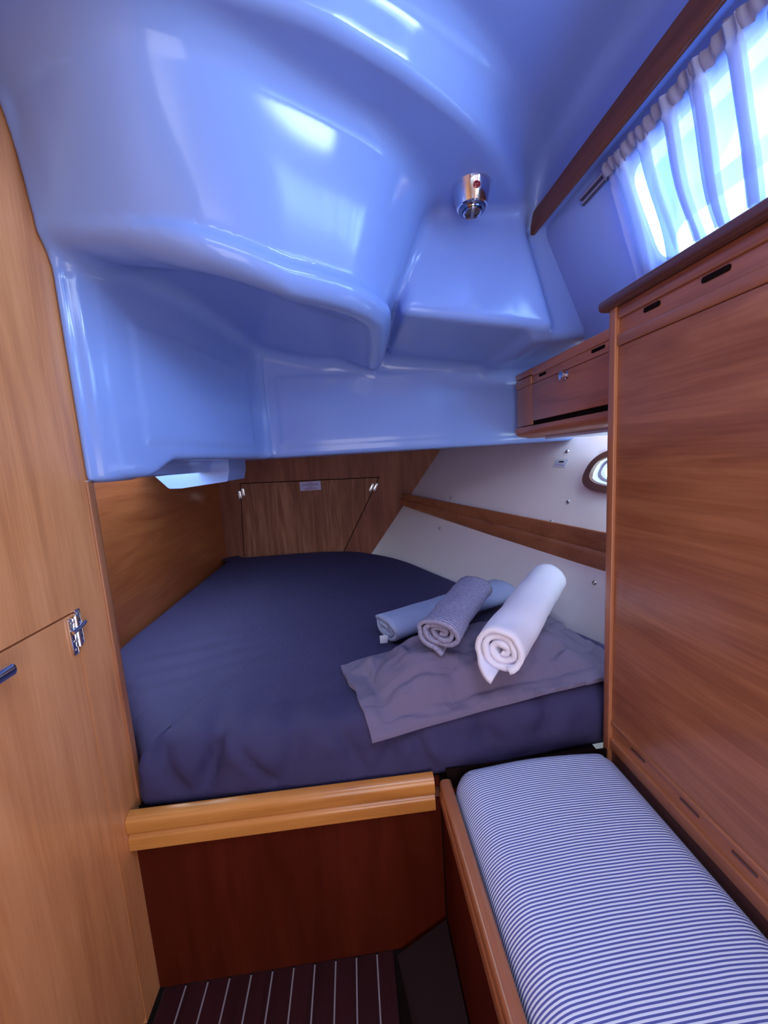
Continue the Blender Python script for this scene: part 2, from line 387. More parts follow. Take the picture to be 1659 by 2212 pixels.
# ------------------------------------------------------------------ left bulkhead with its door
XL = -.58
wl = sempty('wall_left', 'varnished teak bulkhead with a flush hinged door', 'wall', (XL, .2, 0))
box('panel', M['wood_left'], wl, XL-.03, XL, -.9, .908, 1.0335, 1.2945)
box('panel', M['wood_left'], wl, XL-.03, XL, -.9, .935, 1.2945, 2.10)
box('panel', M['wood_left'], wl, XL-.03, XL, .8125, .908, 0, 1.0335)
box('panel', M['wood_left'], wl, XL-.03, XL, -.9, .25, 0, 1.0335)
box('backing', M['dark'], wl, XL-.045, XL-.031, -.9, .905, 0, 2.1)
prism('edge_post', M['wood_z'], wl, rounded([(XL-.034, .909), (XL+.004, .909, .003), (XL+.004, .937, .012), (XL-.034, .937)], 0), 'z', 0, 1.292)
dr = sempty('door_1', 'flush teak door with a dark top gap, chrome hinge and pull', 'door', (XL, .5, .02))
box('door_leaf', M['wood_left'], dr, XL-.03, XL-.0005, .253, .8105, .02, 1.0295)
hg = box('hinge', M['chrome'], dr, XL, XL+.004, .787, .803, .948, 1.024, .0035, 3)
box('hinge_leaf', M['chrome'], hg, XL, XL+.004, .807, .823, .962, 1.036, .0035, 3)
tube_obj('hinge_barrel', M['chrome'], hg, [(XL+.006, .805, .962), (XL+.006, .805, 1.026)], .0045)
tube_obj('hinge_knuckle', M['chrome'], hg, [(XL+.007, .788, .996), (XL+.009, .805, 1.000), (XL+.007, .826, 1.004)], .005)
for y, z in ((.795, 1.014), (.795, .976), (.795, .958), (.815, 1.026), (.815, .985), (.815, .972)):
    lathe_obj('screw', M['steel'], hg, [(.0035, 0), (.0033, .0015), (0, .0024)], (XL+.0035, y, z), (1, 0, 0), 10)
hd = box('handle', M['chrome'], dr, XL+.014, XL+.032, .46, .634, .996, 1.019, .0088, 4); hd['label'] = 'chrome bar pull'
box('handle_post', M['chrome_dark'], hd, XL-.001, XL+.016, .53, .545, 1.001, 1.014, .002)

# inner panel beside the berth, aft bulkhead
XP = -.965
struct(box('wall_left_inner', M['wood_dark'], None, XP-.02, XP, .94, 2.95, .30, 1.344), 'dark mahogany panel along the inboard side of the berth', 'wall')
struct(box('wall_left_return', M['wood_dark'], None, XP-.02, XL-.034, .925, .939, .30, 1.29), 'return panel behind the bulkhead post', 'wall')
wb = sempty('wall_back', 'dark mahogany panel across the foot of the berth', 'wall', (0, 2.93, .3))
YB = 2.93
def yprism(name, mat, parent, pts, y0, y1): return prism(name, mat, parent, pts, 'y', y0, y1, 20)
hatch = [(-.804, 1.186), (.208, 1.166), (-.13, .56), (-.84, .56)]
g = .006
ho = [(-.804-g, 1.186+g), (.208+g*1.7, 1.166+g), (-.13+g*1.2, .56), (-.84-g, .56)]
yprism('panel', M['wood_back'], wb, [(-.985, .3), (-.985, 1.40), (ho[0][0], 1.40), ho[0], ho[3], (ho[3][0]-.01, .3)], YB, YB+.02)
yprism('panel', M['wood_back'], wb, [ho[0], (ho[0][0], 1.40), (ho[1][0], 1.40), ho[1]], YB, YB+.02)
yprism('panel', M['wood_back'], wb, [ho[1], (ho[1][0], 1.40), (.75, 1.40), (.10, .3), ho[2]], YB, YB+.02)
box('backing', M['dark'], wb, -.985, .70, YB+.021, YB+.03, .3, 1.40)
hp = yprism('hatch', M['wood_door'], wb, hatch, YB-.001, YB+.019); hp['label'] = 'figured mahogany hatch with a slanted right edge'
def small_hinge(x, z, rot):
    c, s = math.cos(rot), math.sin(rot)
    for q, (dx, dz) in enumerate(((-.013, -.008), (.013, .008))):
        o = box('hinge_leaf', M['chrome'], hp, -.008, .008, -.006, 0, -.030, .030, .004, 3)
        for v in o.data.vertices:
            p = v.co+world_loc(wb); X = p.x+dx; Z = p.z+dz
            v.co = Vector((x+X*c-Z*s, YB-.001+p.y, z+X*s+Z*c))-world_loc(wb)
small_hinge(-.804, 1.117, .05); small_hinge(.165, 1.098, -.5)
# paper notice
nt_ = thing('notice_label', 'small pale notice with printed lines on the mahogany hatch', 'label', (-.302, YB-.002, 1.105))
box('paper', M['label'], nt_, -.379, -.225, YB-.0035, YB-.0012, 1.106, 1.172)
for z, a, b_ in ((1.161, -.325, -.28), (1.152, -.362, -.242), (1.144, -.362, -.245), (1.132, -.322, -.284), (1.123, -.345, -.262), (1.115, -.352, -.258)):
    box('printed_line', M['ink'], nt_, a, b_, YB-.0042, YB-.0035, z-.0017, z+.0017)

# ------------------------------------------------------------------ hull side
def hullX(y, z):
    t = (z-.66)/.62; return (.83-.38*(y-1.2))*(1-t)+(1.15-.294*(y-1.2))*t
hv = []; ny_, nz_ = 40, 32
for s_ in (0, .03):
    for i in range(ny_+1):
        for j in range(nz_+1):
            y = .90+2.06*i/ny_; z = -.045+1.645*j/nz_; hv.append((hullX(y, z)+s_, y, z))
hf = []; K = (ny_+1)*(nz_+1)
for i in range(ny_):
    for j in range(nz_):
        a = i*(nz_+1)+j; b_ = a+nz_+1
        hf += [(a, a+1, b_+1, b_), (K+a, K+b_, K+b_+1, K+a+1)]
for i in range(ny_):
    a = i*(nz_+1); b_ = a+nz_+1; hf += [(a, b_, K+b_, K+a), (a+nz_, K+a+nz_, K+b_+nz_, b_+nz_)]
for j in range(nz_):
    hf += [(j, K+j, K+j+1, j+1)]; a = ny_*(nz_+1)+j; hf += [(a, a+1, K+a+1, K+a)]
hull = mesh_obj('wall_right', hv, hf, M['liner'], None, True); sharp(hull, 40)
PY, PZ, PA, PB = 1.40, 1.205, .165, .073     # porthole centre and half sizes
def oval(ry, rz, n=48, p=2.6):
    out = []
    for i in range(n):
        a = 2*math.pi*i/n; c, s = math.cos(a), math.sin(a)
        out.append((PY+ry*math.copysign(abs(c)**(2/p), c), PZ+rz*math.copysign(abs(s)**(2/p), s)))
    return out
ov = oval(PA-.012, PB-.012)
cut = prism('cut', None, None, ov, 'x', .7, 1.6); boolean(hull, cut)
struct(hull, 'pale grey vinyl lined hull side sloping over the berth', 'wall')
ph = sempty('window_1', 'small oval porthole with dark wooden ring in the hull side', 'window', (1.0, PY, PZ))
def ring(name, mat, parent, o_out, o_in, d0, d1):
    n = len(o_out); V = []
    for pts, d in ((o_out, d0), (o_out, d1), (o_in, d1), (o_in, d0)):
        V += [(hullX(y, z)+d, y, z) for y, z in pts]
    Fc = []
    for r in range(4):
        for i in range(n):
            j = (i+1) % n; a, b2 = r*n, ((r+1) % 4)*n; Fc.append((a+i, a+j, b2+j, b2+i))
    o = mesh_obj(name, V, Fc, mat, parent, True); sharp(o, 40); return o
ring('wooden_ring', M['wood_edge'], ph, oval(PA, PB+.014), oval(PA-.028, PB-.012), -.016, -.0005)
ring('reveal', M['white_plastic'], ph, oval(PA-.0125, PB-.0125), oval(PA-.026, PB-.016), -.004, .040)
ring('gasket', M['rubber'], ph, oval(PA-.026, PB-.016), oval(PA-.038, PB-.026), .022, .040)
gp = [(hullX(y, z)+.030, y, z) for y, z in oval(PA-.037, PB-.025)]; gq = [(x+.004, y, z) for x, y, z in gp]; n = len(gp)
mesh_obj('pane', gp+gq, [tuple(range(n)), tuple(range(n, 2*n))]+[(i, (i+1) % n, n+(i+1) % n, n+i) for i in range(n)], M['glass'], ph)
for y, z in ((1.725, 1.284), (1.58, 1.07), (1.612, .985), (1.312, .803), (2.412, 1.031), (2.341, .853)):
    lathe_obj('screw_cap', M['steel'], hull, [(.009, 0), (.009, .003), (.006, .007), (0, .008)], (hullX(y, z)+.001, y, z), (-1, -.3, .4), 14)
hs = thing('hull_sticker', 'small white sticker with a dark symbol beside the porthole', 'sticker', (.96, 1.726, 1.215))
def hpatch(name, mat, parent, y0, y1, z0, z1, d):
    P = [(hullX(y, z)-d, y, z) for y, z in ((y0, z0), (y1, z0), (y1, z1), (y0, z1))]
    P += [(x+.001, y, z) for x, y, z in P]
    return mesh_obj(name, P, [(0, 1, 2, 3), (4, 5, 6, 7), (0, 1, 5, 4), (1, 2, 6, 5), (2, 3, 7, 6), (3, 0, 4, 7)], mat, parent)
hpatch('paper', M['white_plastic'], hs, 1.69, 1.763, 1.215, 1.250, .0015)
hpatch('symbol', M['ink_dark'], hs, 1.712, 1.738, 1.236, 1.2425, .0028)
hpatch('printed_line', M['label'], hs, 1.70, 1.752, 1.224, 1.231, .0028)

# shelf with its fiddle rail along the hull
sh = thing('hull_shelf', 'teak shelf with a stepped fiddle rail running along the hull side', 'shelf', (.7, 1.9, .84))
N_ = 14; yy = [1.16+(2.926-1.16)*i/N_ for i in range(N_+1)]
def rx(y): return hullX(y, .95)-.055+.02*(y-1.2)/1.7
def loft(name, mat, parent, sec):       # sec(y) gives (x,z) outline
    V = []; m = None
    for y in yy:
        s_ = sec(y); m = len(s_); V += [(x, y, z) for x, z in s_]
    Fc = [(i*m+j, i*m+(j+1) % m, (i+1)*m+(j+1) % m, (i+1)*m+j) for i in range(N_) for j in range(m)]
    Fc += [tuple(range(m)), tuple(range(N_*m, N_*m+m))]
    o = mesh_obj(name, V, Fc, mat, parent, True); sharp(o, 35); return o
def zt(y): return .985+.05*(y-1.3)/1.6
def zb(y): return .838+.11*(y-1.3)/1.6
def up(y):
    t, b_ = zt(y), zb(y); m = b_+(t-b_)*.57; x = rx(y)+.020; return [(x, m-.012), (x, t-.006), (x+.004, t), (x+.014, t), (x+.014, m-.012)]
def lw(y):
    t, b_ = zt(y), zb(y); m = b_+(t-b_)*.55; x = rx(y); return [(x+.004, b_), (x, b_+.008), (x, m-.022), (x+.003, m-.012), (x+.012, m-.004), (x+.0195, m-.012), (x+.026, m-.013), (x+.026, b_)]
loft('rail_cap', M['wood_y'], sh, up); loft('rail', M['wood_y'], sh, lw)
loft('shelf_board', M['wood_y'], sh, lambda y: [(rx(y)+.026, zb(y)+.05), (rx(y)+.026, zb(y)+.062), (hullX(y, zb(y)+.062)-.001, zb(y)+.062), (hullX(y, zb(y)+.05)-.001, zb(y)+.05)])

struct(box('wall_right_outer', M['liner'], None, 1.00, 1.03, -.9, .899, -.045, 1.57), 'pale lined hull side behind the tall cabinet', 'wall')
struct(box('trim_3', M['gel'], None, .785, 1.03, -.9, .899, 1.571, 1.599), 'white ledge below the cabin window', 'trim')
# ------------------------------------------------------------------ coachroof side with the window
def wx(z): return .64+.45*(1.97-z)
def slab(name, mat, parent, y0, y1, z0, z1, t=.04, off=0):
    return prism(name, mat, parent, [(wx(z0)+off, z0), (wx(z1)+off, z1), (wx(z1)+off+t, z1), (wx(z0)+off+t, z0)], 'y', y0, y1, 20)
ws = slab('wall_right_upper', M['gel'], None, -.9, 1.262, 1.60, 1.967)
WY0, WY1, WZ0, WZ1 = .05, .925, 1.70, 1.915
wc = rounded([(WY0, WZ0), (WY1, WZ0), (WY1, WZ1), (WY0, WZ1)], .045)
cut = prism('cut', None, None, wc, 'x', .5, 1.1); boolean(ws, cut)
struct(ws, 'sloping glossy white cabin side around the curtained window', 'wall')
wi = sempty('window_2', 'long cabin side window behind the sheer curtain', 'window', (.72, .5, 1.7))
def wring(name, mat, parent, a, b_, d0, d1):
    n = len(a); V = []
    for pts, d in ((a, d0), (a, d1), (b_, d1), (b_, d0)): V += [(wx(z)+d, y, z) for y, z in pts]
    Fc = []
    for r in range(4):
        for i in range(n):
            j = (i+1) % n; p, q = r*n, ((r+1) % 4)*n; Fc.append((p+i, p+j, q+j, q+i))
    o = mesh_obj(name, V, Fc, mat, parent, True); sharp(o, 40); return o
wi_in = rounded([(WY0+.012, WZ0+.012), (WY1-.012, WZ0+.012), (WY1-.012, WZ1-.012), (WY0+.012, WZ1-.012)], .04)
wc2 = rounded([(WY0+.001, WZ0+.001), (WY1-.001, WZ0+.001), (WY1-.001, WZ1-.001), (WY0+.001, WZ1-.001)], .045)
wring('window_frame', M['white_plastic'], wi, wc2, wi_in, .004, .045)
gp = [(wx(z)+.034, y, z) for y, z in rounded([(WY0+.011, WZ0+.011), (WY1-.011, WZ0+.011), (WY1-.011, WZ1-.011), (WY0+.011, WZ1-.011)], .04)]
gq = [(x+.005, y, z) for x, y, z in gp]; n = len(gp)
mesh_obj('pane', gp+gq, [tuple(range(n)), tuple(range(n, 2*n))]+[(i, (i+1) % n, n+(i+1) % n, n+i) for i in range(n)], M['glass'], wi)
tr = struct(prism('trim_1', M['wood_trim'], None, rounded([(.597, 1.945), (.597, 2.002), (.6115, 2.002), (.6115, 1.945)], .004, 3), 'y', -.9, 1.235), 'teak batten along the joint of roof and cabin side', 'trim')
for y in (1.18, .86, .5, .15):
    lathe_obj('plug', M['wood_edge'], tr, [(.004, 0), (.004, .001), (0, .0012)], (.5975, y, 1.975), (-1, 0, 0), 12)
# curtain track and curtain
tk = thing('curtain_track', 'white double channel curtain track under the teak batten', 'curtain track', (.63, .5, 1.94))
for q, zz in enumerate((1.938, 1.926)):
    x = wx(zz)-.007
    box('channel', M['white_plastic'], tk, x, x+.006, -.2, 1.062, zz-.001, zz+.006, .001)
    box('groove', M['groove'], tk, x-.001, x+.006, -.2, 1.060, zz-.004, zz-.001)
def curtain():
    # plan path with flat stretches and three-layer folds, then hung down the sloping side
    path = []; y = .945; x = 0
    rnd = random.Random(7); folds = []
    while y > .0:
        flat = rnd.uniform(.030, .044); fold = rnd.uniform(.026, .034)
        folds.append((y-flat, fold))
        for q in range(6): t = q/6; path.append((y-flat*t, .006*math.sin(t*math.pi)))
        y -= flat
        y_a = y; xo = -.002; nlay = rnd.choice((5, 5, 3))
        ends = [1, rnd.uniform(.05, .25), rnd.uniform(.75, .95), rnd.uniform(.2, .4), 1] if nlay == 5 else [1, rnd.uniform(.05, .2), 1]
        prev = 0
        for e_ in ends:
            for q in range(6):
                t = q/6; path.append((y_a-fold*(prev+(e_-prev)*t), xo-.003*math.sin(t*math.pi)))
            prev = e_; xo -= .0035
        path.append((y_a-fold*1.02, xo+.004))
        y -= fold
    rows = 30; V = []; n = len(path); UVz = []
    for r in range(rows+1):
        t = r/rows; z = 1.932-.238*t
        for i, (py, px) in enumerate(path):
            amp = 1.0+.3*t if t > .12 else .8
            sway = .010*math.sin(t*3.6+py*9)*t+.005*math.sin(t*6+py*31)*t
            tie = .035*t*t
            gather = 0.004*math.sin(py*260) if t < .14 else 0
            V.append((wx(z)-.020+px*amp+gather-.006*math.sin(t*math.pi), py+sway+tie, z))
    Fc = [(r*n+i, r*n+i+1, (r+1)*n+i+1, (r+1)*n+i) for r in range(rows) for i in range(n-1)]
    return V, Fc
cu = thing('curtain', 'sheer white gathered curtain glowing in front of the cabin window', 'curtain', (.66, .5, 1.7))
Vc, Fc = curtain(); cpan = mesh_obj('drape', Vc, Fc, M['sheer'], cu, True)
hem = [(wx(1.934)-.023+.004*math.sin(y*300), y, 1.922+.003*math.sin(y*90)) for y in np.linspace(.948, -.1, 160)]
Vh = []
for x, y, z in hem:
    for dz, dx in ((.013, 0), (.006, -.004), (-.004, -.004), (-.013, 0)): Vh.append((x+dx-dz*.45, y, z+dz))
Fh = [(i*4+j, i*4+j+1, (i+1)*4+j+1, (i+1)*4+j) for i in range(len(hem)-1) for j in range(3)]
mesh_obj('heading_tape', Vh, Fh, M['heading'], cu, True)

# ------------------------------------------------------------------ tall side cabinet
XC = .62
cb = thing('side_cabinet', 'tall teak cabinet front with dark rounded top edge beside the bench', 'cabinet', (XC, .3, .50))
Y0 = -.6
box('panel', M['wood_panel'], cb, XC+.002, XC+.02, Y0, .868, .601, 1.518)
box('carcass', M['dark'], cb, XC+.021, XC+.16, Y0, .868, .464, 1.598)
prism('corner_post', M['wood_z'], cb, rounded([(XC-.006, .8685, .003), (XC-.006, .897, .013), (XC+.03, .897, .004), (XC+.03, .8685)], 0), 'z', .466, 1.603)
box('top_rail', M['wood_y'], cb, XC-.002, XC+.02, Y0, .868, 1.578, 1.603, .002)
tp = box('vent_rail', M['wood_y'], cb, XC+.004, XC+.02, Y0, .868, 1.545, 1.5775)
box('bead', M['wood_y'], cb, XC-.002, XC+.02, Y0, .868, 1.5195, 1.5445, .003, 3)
def slot(parent, x, y0, y1, z0, z1):
    prof = rounded([(y0, z0), (y1, z0), (y1, z1), (y0, z1)], (z1-z0)*.45, 4)
    o = prism('vent_slot', M['dark'], parent, prof, 'x', x-.0015, x+.004); return o
slot(tp, XC+.004, .752, .795, 1.5635, 1.5735); slot(tp, XC+.004, .610, .662, 1.5635, 1.5735); slot(tp, XC+.004, .42, .47, 1.5635, 1.5735)
box('lower_bead', M['wood_y'], cb, XC-.001, XC+.02, Y0, .868, .586, .600, .003, 3)
bp_ = box('lower_rail', M['wood_y'], cb, XC+.004, XC+.02, Y0, .868, .552, .5855)
box('base_rail', M['wood_y'], cb, XC-.003, XC+.02, Y0, .868, .522, .5515, .003, 3)
box('plinth', M['wood_edge'], cb, XC+.004, XC+.02, Y0, .868, .464, .5215)
for y in (.80, .66, .55, .45): slot(bp_, XC+.004, y-.045, y, .573, .579).data.materials[0] = M['wood_edge']
prism('top_edge', M['wood_edge'], cb, rounded([(XC-.022, 1.6035, .011), (XC-.022, 1.628, .011), (XC+.13, 1.628), (XC+.13, 1.6035)], 0), 'y', Y0, .905)
box('shade_sheet', M['dark'], cb, XC+.03, .80, .898, .905, .497, .56)  # black sheet in place of the shade at the foot of the post
# overhead locker
XK = .72
lk = thing('overhead_locker', 'small teak overhead locker with chrome knob at the head of the berth', 'locker', (XK, 1.3, 1.36))
YE, YD = 1.633, 1.492
box('carcass', M['wood_locker'], lk, XK+.015, .985, .92, 1.625, 1.40, 1.598)
box('top_rail', M['wood_locker'], lk, XK-.002, XK+.015, .92, YD-.001, 1.580, 1.612, .005, 3)
lv = box('vent_rail', M['wood_locker'], lk, XK+.001, XK+.015, .92, YD-.001, 1.552, 1.5795, .001)
slot(lv, XK+.001, 1.385, 1.435, 1.566, 1.5755); slot(lv, XK+.001, 1.06, 1.12, 1.566, 1.5755)
ld = box('door', M['wood_locker'], lk, XK-.001, XK+.015, .92, YD-.0015, 1.412, 1.5495, .0015)
lathe_obj('knob', M['chrome'], ld, [(.011, 0), (.013, .002), (.009, .004), (.008, .012), (.0145, .018), (.014, .022), (.008, .025), (0, .0255)], (XK-.001, 1.247, 1.533), (-1, 0, 0), 28)
box('end_top_rail', M['wood_z'], lk, XK-.004, XK+.015, YD+.0015, YE, 1.588, 1.612, .005, 3)
box('end_bead', M['wood_z'], lk, XK-.004, XK+.015, YD+.0015, YE, 1.552, 1.585, .005, 3)
box('end_panel', M['wood_z'], lk, XK-.001, XK+.015, YD+.0015, YE-.002, 1.398, 1.5515, .003)
box('shadow_gap', M['dark'], lk, XK+.005, XK+.015, .92, 1.60, 1.396, 1.4115)
prism('bottom_rail', M['wood_locker'], lk, rounded([(XK-.008, 1.395, .006), (XK-.008, 1.362, .022), (XK+.055, 1.350), (XK+.20, 1.350), (XK+.20, 1.395)], 0), 'y', .92, YE)
box('bottom_board', M['white_plastic'], lk, XK+.055, 1.02, .92, 1.50, 1.340, 1.3495)

# ------------------------------------------------------------------ ceiling lamp
lp = thing('ceiling_lamp', 'chrome conical ceiling lamp with red button and turn knob', 'lamp', (.375, 1.110, 1.94))
lx, ly = .375, 1.110
lathe_obj('shade', M['chrome'], lp, [(0, .002), (.051, .002), (.053, 0), (.052, -.004), (.041, -.046), (.040, -.050), (.036, -.052), (.030, -.050)], (lx, ly, 2.0), n=48)
lathe_obj('bezel', M['chrome_dark'], lp, [(.036, -.046), (.0355, -.056), (.033, -.059), (.026, -.058), (.024, -.050)], (lx, ly, 2.0), n=48)
lathe_obj('inner_ring', M['chrome'], lp, [(.025, -.050), (.0245, -.064), (.022, -.066), (.0195, -.064), (.0195, -.052)], (lx, ly, 2.0), n=48)
lathe_obj('lens', M['lens'], lp, [(.020, -.055), (0, -.055)], (lx, ly, 2.0), n=32)
kb = box('turn_knob', M['lens'], lp, -.0045, .0045, -.0185, .0185, -.0685, -.054, .002)
for v in kb.data.vertices:
    p = v.co+world_loc(lp); a = -.25
    v.co = Vector((lx+p.x*math.cos(a)-p.y*math.sin(a), ly+p.x*math.sin(a)+p.y*math.cos(a), 2.0+p.z))-world_loc(lp)
dv = Vector((-.03, -1, -.26)).normalized()
lathe_obj('button', M['red'], lp, [(.0095, -.003), (.0095, .0015), (.007, .003), (0, .0035)], Vector((lx, ly, 1.978))+Vector((dv.x*.0465, dv.y*.0465, 0)), dv, 20)

# ------------------------------------------------------------------ air duct hanging below the moulding
prof = [(-.79, 1.322), (-.715, 1.238), (-.668, 1.236), (-.488, 1.252), (-.477, 1.298), (-.477, 1.344), (-.79, 1.344)]
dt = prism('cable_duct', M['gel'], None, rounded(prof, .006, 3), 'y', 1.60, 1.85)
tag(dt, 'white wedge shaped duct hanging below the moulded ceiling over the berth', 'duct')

# ------------------------------------------------------------------ floor
fl = sempty('floor', 'dark varnished floor boards with pale inlaid strips', 'floor')
box('subfloor', M['dark'], fl, -.99, 1.03, -.9, 2.95, -.075, -.046)
box('subfloor', M['dark'], fl, -.62, .60, -.9, .885, -.045, -.009)
pw = .0545; x0 = -.568
for i in range(11):
    a = x0+i*pw; b_ = a+pw
    if i == 10: b_ = a+.046
    box('plank', M['plank'], fl, a+.0022, b_-.0022, -.9, .8755, -.009, 0, .0006, 1)
    if i: box('inlay_strip', M['inlay'], fl, a-.0020, a+.0020, -.9, .872, -.009, -.0004)
# sloping dark side board between the floor and the bench
V = []
for y, xa, xb in ((.862, .030, .166), (.30, .118, .167), (-.6, .12, .168)):
    V += [(xa, y, .001), (xb, y, .088), (xb, y, .070), (xa+.02, y, -.008)]
Fc = [(0, 1, 2, 3), (8, 9, 10, 11)]
for s_ in (0, 4):
    for j in range(4): Fc.append((s_+j, s_+(j+1) % 4, s_+4+(j+1) % 4, s_+4+j))
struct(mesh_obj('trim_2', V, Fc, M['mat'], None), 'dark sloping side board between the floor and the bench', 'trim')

# ------------------------------------------------------------------ berth
bb = thing('berth_front', 'mahogany berth front with a light teak double moulding on top', 'berth', (-.2, .87, 0))
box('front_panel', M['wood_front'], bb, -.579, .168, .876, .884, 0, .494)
prof = rounded([(.852, .424, .004), (.852, .458, .006), (.860, .464, .003), (.852, .470, .006), (.850, .508, .016), (.876, .516, .005), (.8755, .470, 0), (.8755, .424, 0)], 0, 5)
prism('moulding', M['wood_fascia'], bb, prof, 'x', -.579, .151)
box('plywood_edge', M['wood_trim'], bb, .1515, .168, .866, .8755, .450, .468)
prism('berth_board', M['dark'], bb, [(-.57, .893), (.605, .893), (.605, 1.30), (.03, 2.80), (-.96, 2.88), (-.96, .945), (-.60, .945)], 'z', .475, .492)
# mattress under a fitted sheet
CREASE = [(-.50, .5, .022, .016), (-.385, -.35, .020, .026), (-.30, .8, .014, .012), (-.19, -.4, .026, .016), (-.06, .5, .018, .012), (.07, -.6, .016, .018), (.115, .4, .014, .016), (.30, .3, .03, .012), (.47, -.3, .03, .012)]
def mattress():
    poly = [(-.558, .893), (-.3, .886), (0, .882), (.3, .888), (.60, .914), (.86, .945), (.842, 1.10), (.775, 1.30), (.655, 1.60), (.52, 1.94), (.36, 2.35), (.20, 2.62), (.02, 2.80), (-.25, 2.885), (-.6, 2.90), (-.93, 2.905), (-.955, 2.87), (-.958, 2.0), (-.955, 1.50), (-.90, 1.36), (-.64, 1.02), (-.575, .94)]
    pts = catmull(poly+[poly[0]], 10)[:-1]
    # resample evenly
    P = np.vstack([pts, pts[:1]]); sl = np.r_[0, np.cumsum(np.hypot(*np.diff(P, axis=0).T))]
    n = 420; s = np.linspace(0, sl[-1], n, endpoint=False); B = np.stack([np.interp(s, sl, P[:, 0]), np.interp(s, sl, P[:, 1])], 1)
    tng = np.roll(B, -3, 0)-np.roll(B, 3, 0); tng /= np.linalg.norm(tng, axis=1)[:, None]; nrm = np.stack([tng[:, 1], -tng[:, 0]], 1)
    cen = np.array([-.1, 1.8]); V = []; rings = []
    tops = [(k/46, None) for k in range(1, 47)]
    prof = []
    R = .075
    for k in range(1, 9): a = k/8*math.pi/2; prof.append((R*(1-math.sin(a)), .655-R*(1-math.cos(a))))
    for k in range(1, 8): prof.append((-.004*math.sin(k/7*math.pi), .655-R-(.655-R-.495)*k/7))
    V.append((cen[0], cen[1], .66))
    def z_top(x, y):
        z = .655+.012*math.exp(-((x+.1)**2+(y-1.6)**2)*1.2)
        v = Vector((x, y, 0))
        near = max(0, 1-(y-.88)/.80)
        z += .009*near*noise.noise(Vector((x*3+y*2, y*6-x*3, 1.3)))+.003*noise.noise(v*3.1)
        q = (y-.30*x); ph_ = q*58+3.0*noise.noise(Vector((x*1.7, y*1.7, 6)))
        msk = max(0, noise.noise(Vector((x*2.1+3, y*2.6, 8)))+.25)
        z += .0095*near*msk*math.sin(ph_)+.004*near*noise.noise(Vector((x*9+y*5, y*15-x*5, 3)))
        for x0, kx, wd, am in CREASE:
            z -= am*.7*math.exp(-((x-x0-kx*.30*(y-.95))/(wd*1.3))**2)*math.exp(-max(0, y-.95)/.07)
        return z
    for k, _ in tops:
        for i in range(n):
            edge = B[i]-nrm[i]*R; p = cen*(1-k)+edge*k
            V.append((p[0], p[1], z_top(p[0], p[1])))
    for off, z in prof:
        for i in range(n):
            x, y = B[i]-nrm[i]*off
            dz = z_top(x, y)-.655
            fr = 1.0 if B[i][1] < 1.0 and B[i][0] < .75 else .25
            q = noise.noise(Vector((x*7+z*6, z*9, .5)))*.020+noise.noise(Vector((x*17-z*9, z*14, 3.5)))*.009
            crease = -sum(am*math.exp(-((x-x0-kx*(.60-z))/wd)**2) for x0, kx, wd, am in CREASE)
            d = fr*(q+1.5*crease)*min(1, max(0, (.66-z)/.04))
            if z < .56: d = d*max(0, (z-.50)/.06)-.004*(1-max(0, (z-.50)/.06))
            x_, y_ = x+nrm[i][0]*d, y+nrm[i][1]*d
            V.append((min(x_, .83-.38*(y_-1.2)+(z-.66)*(.32+.086*(y_-1.2))/.62-.006), y_, z+dz*max(0, (z-.50)/.15)))
    Fc = [(0, 1+i, 1+(i+1) % n) for i in range(n)]
    nr = len(tops)+len(prof)
    for r in range(nr-1):
        a = 1+r*n; b_ = a+n
        for i in range(n): j = (i+1) % n; Fc.append((a+i, b_+i, b_+j, a+j))
    Fc.append(tuple(1+(nr-1)*n+i for i in range(n)))
    return V, Fc
Vm, Fm = mattress()
mt = mesh_obj('mattress', Vm, Fm, M['sheet'], None, True)
tag(mt, 'wide berth mattress under a rumpled dark navy sheet', 'mattress')

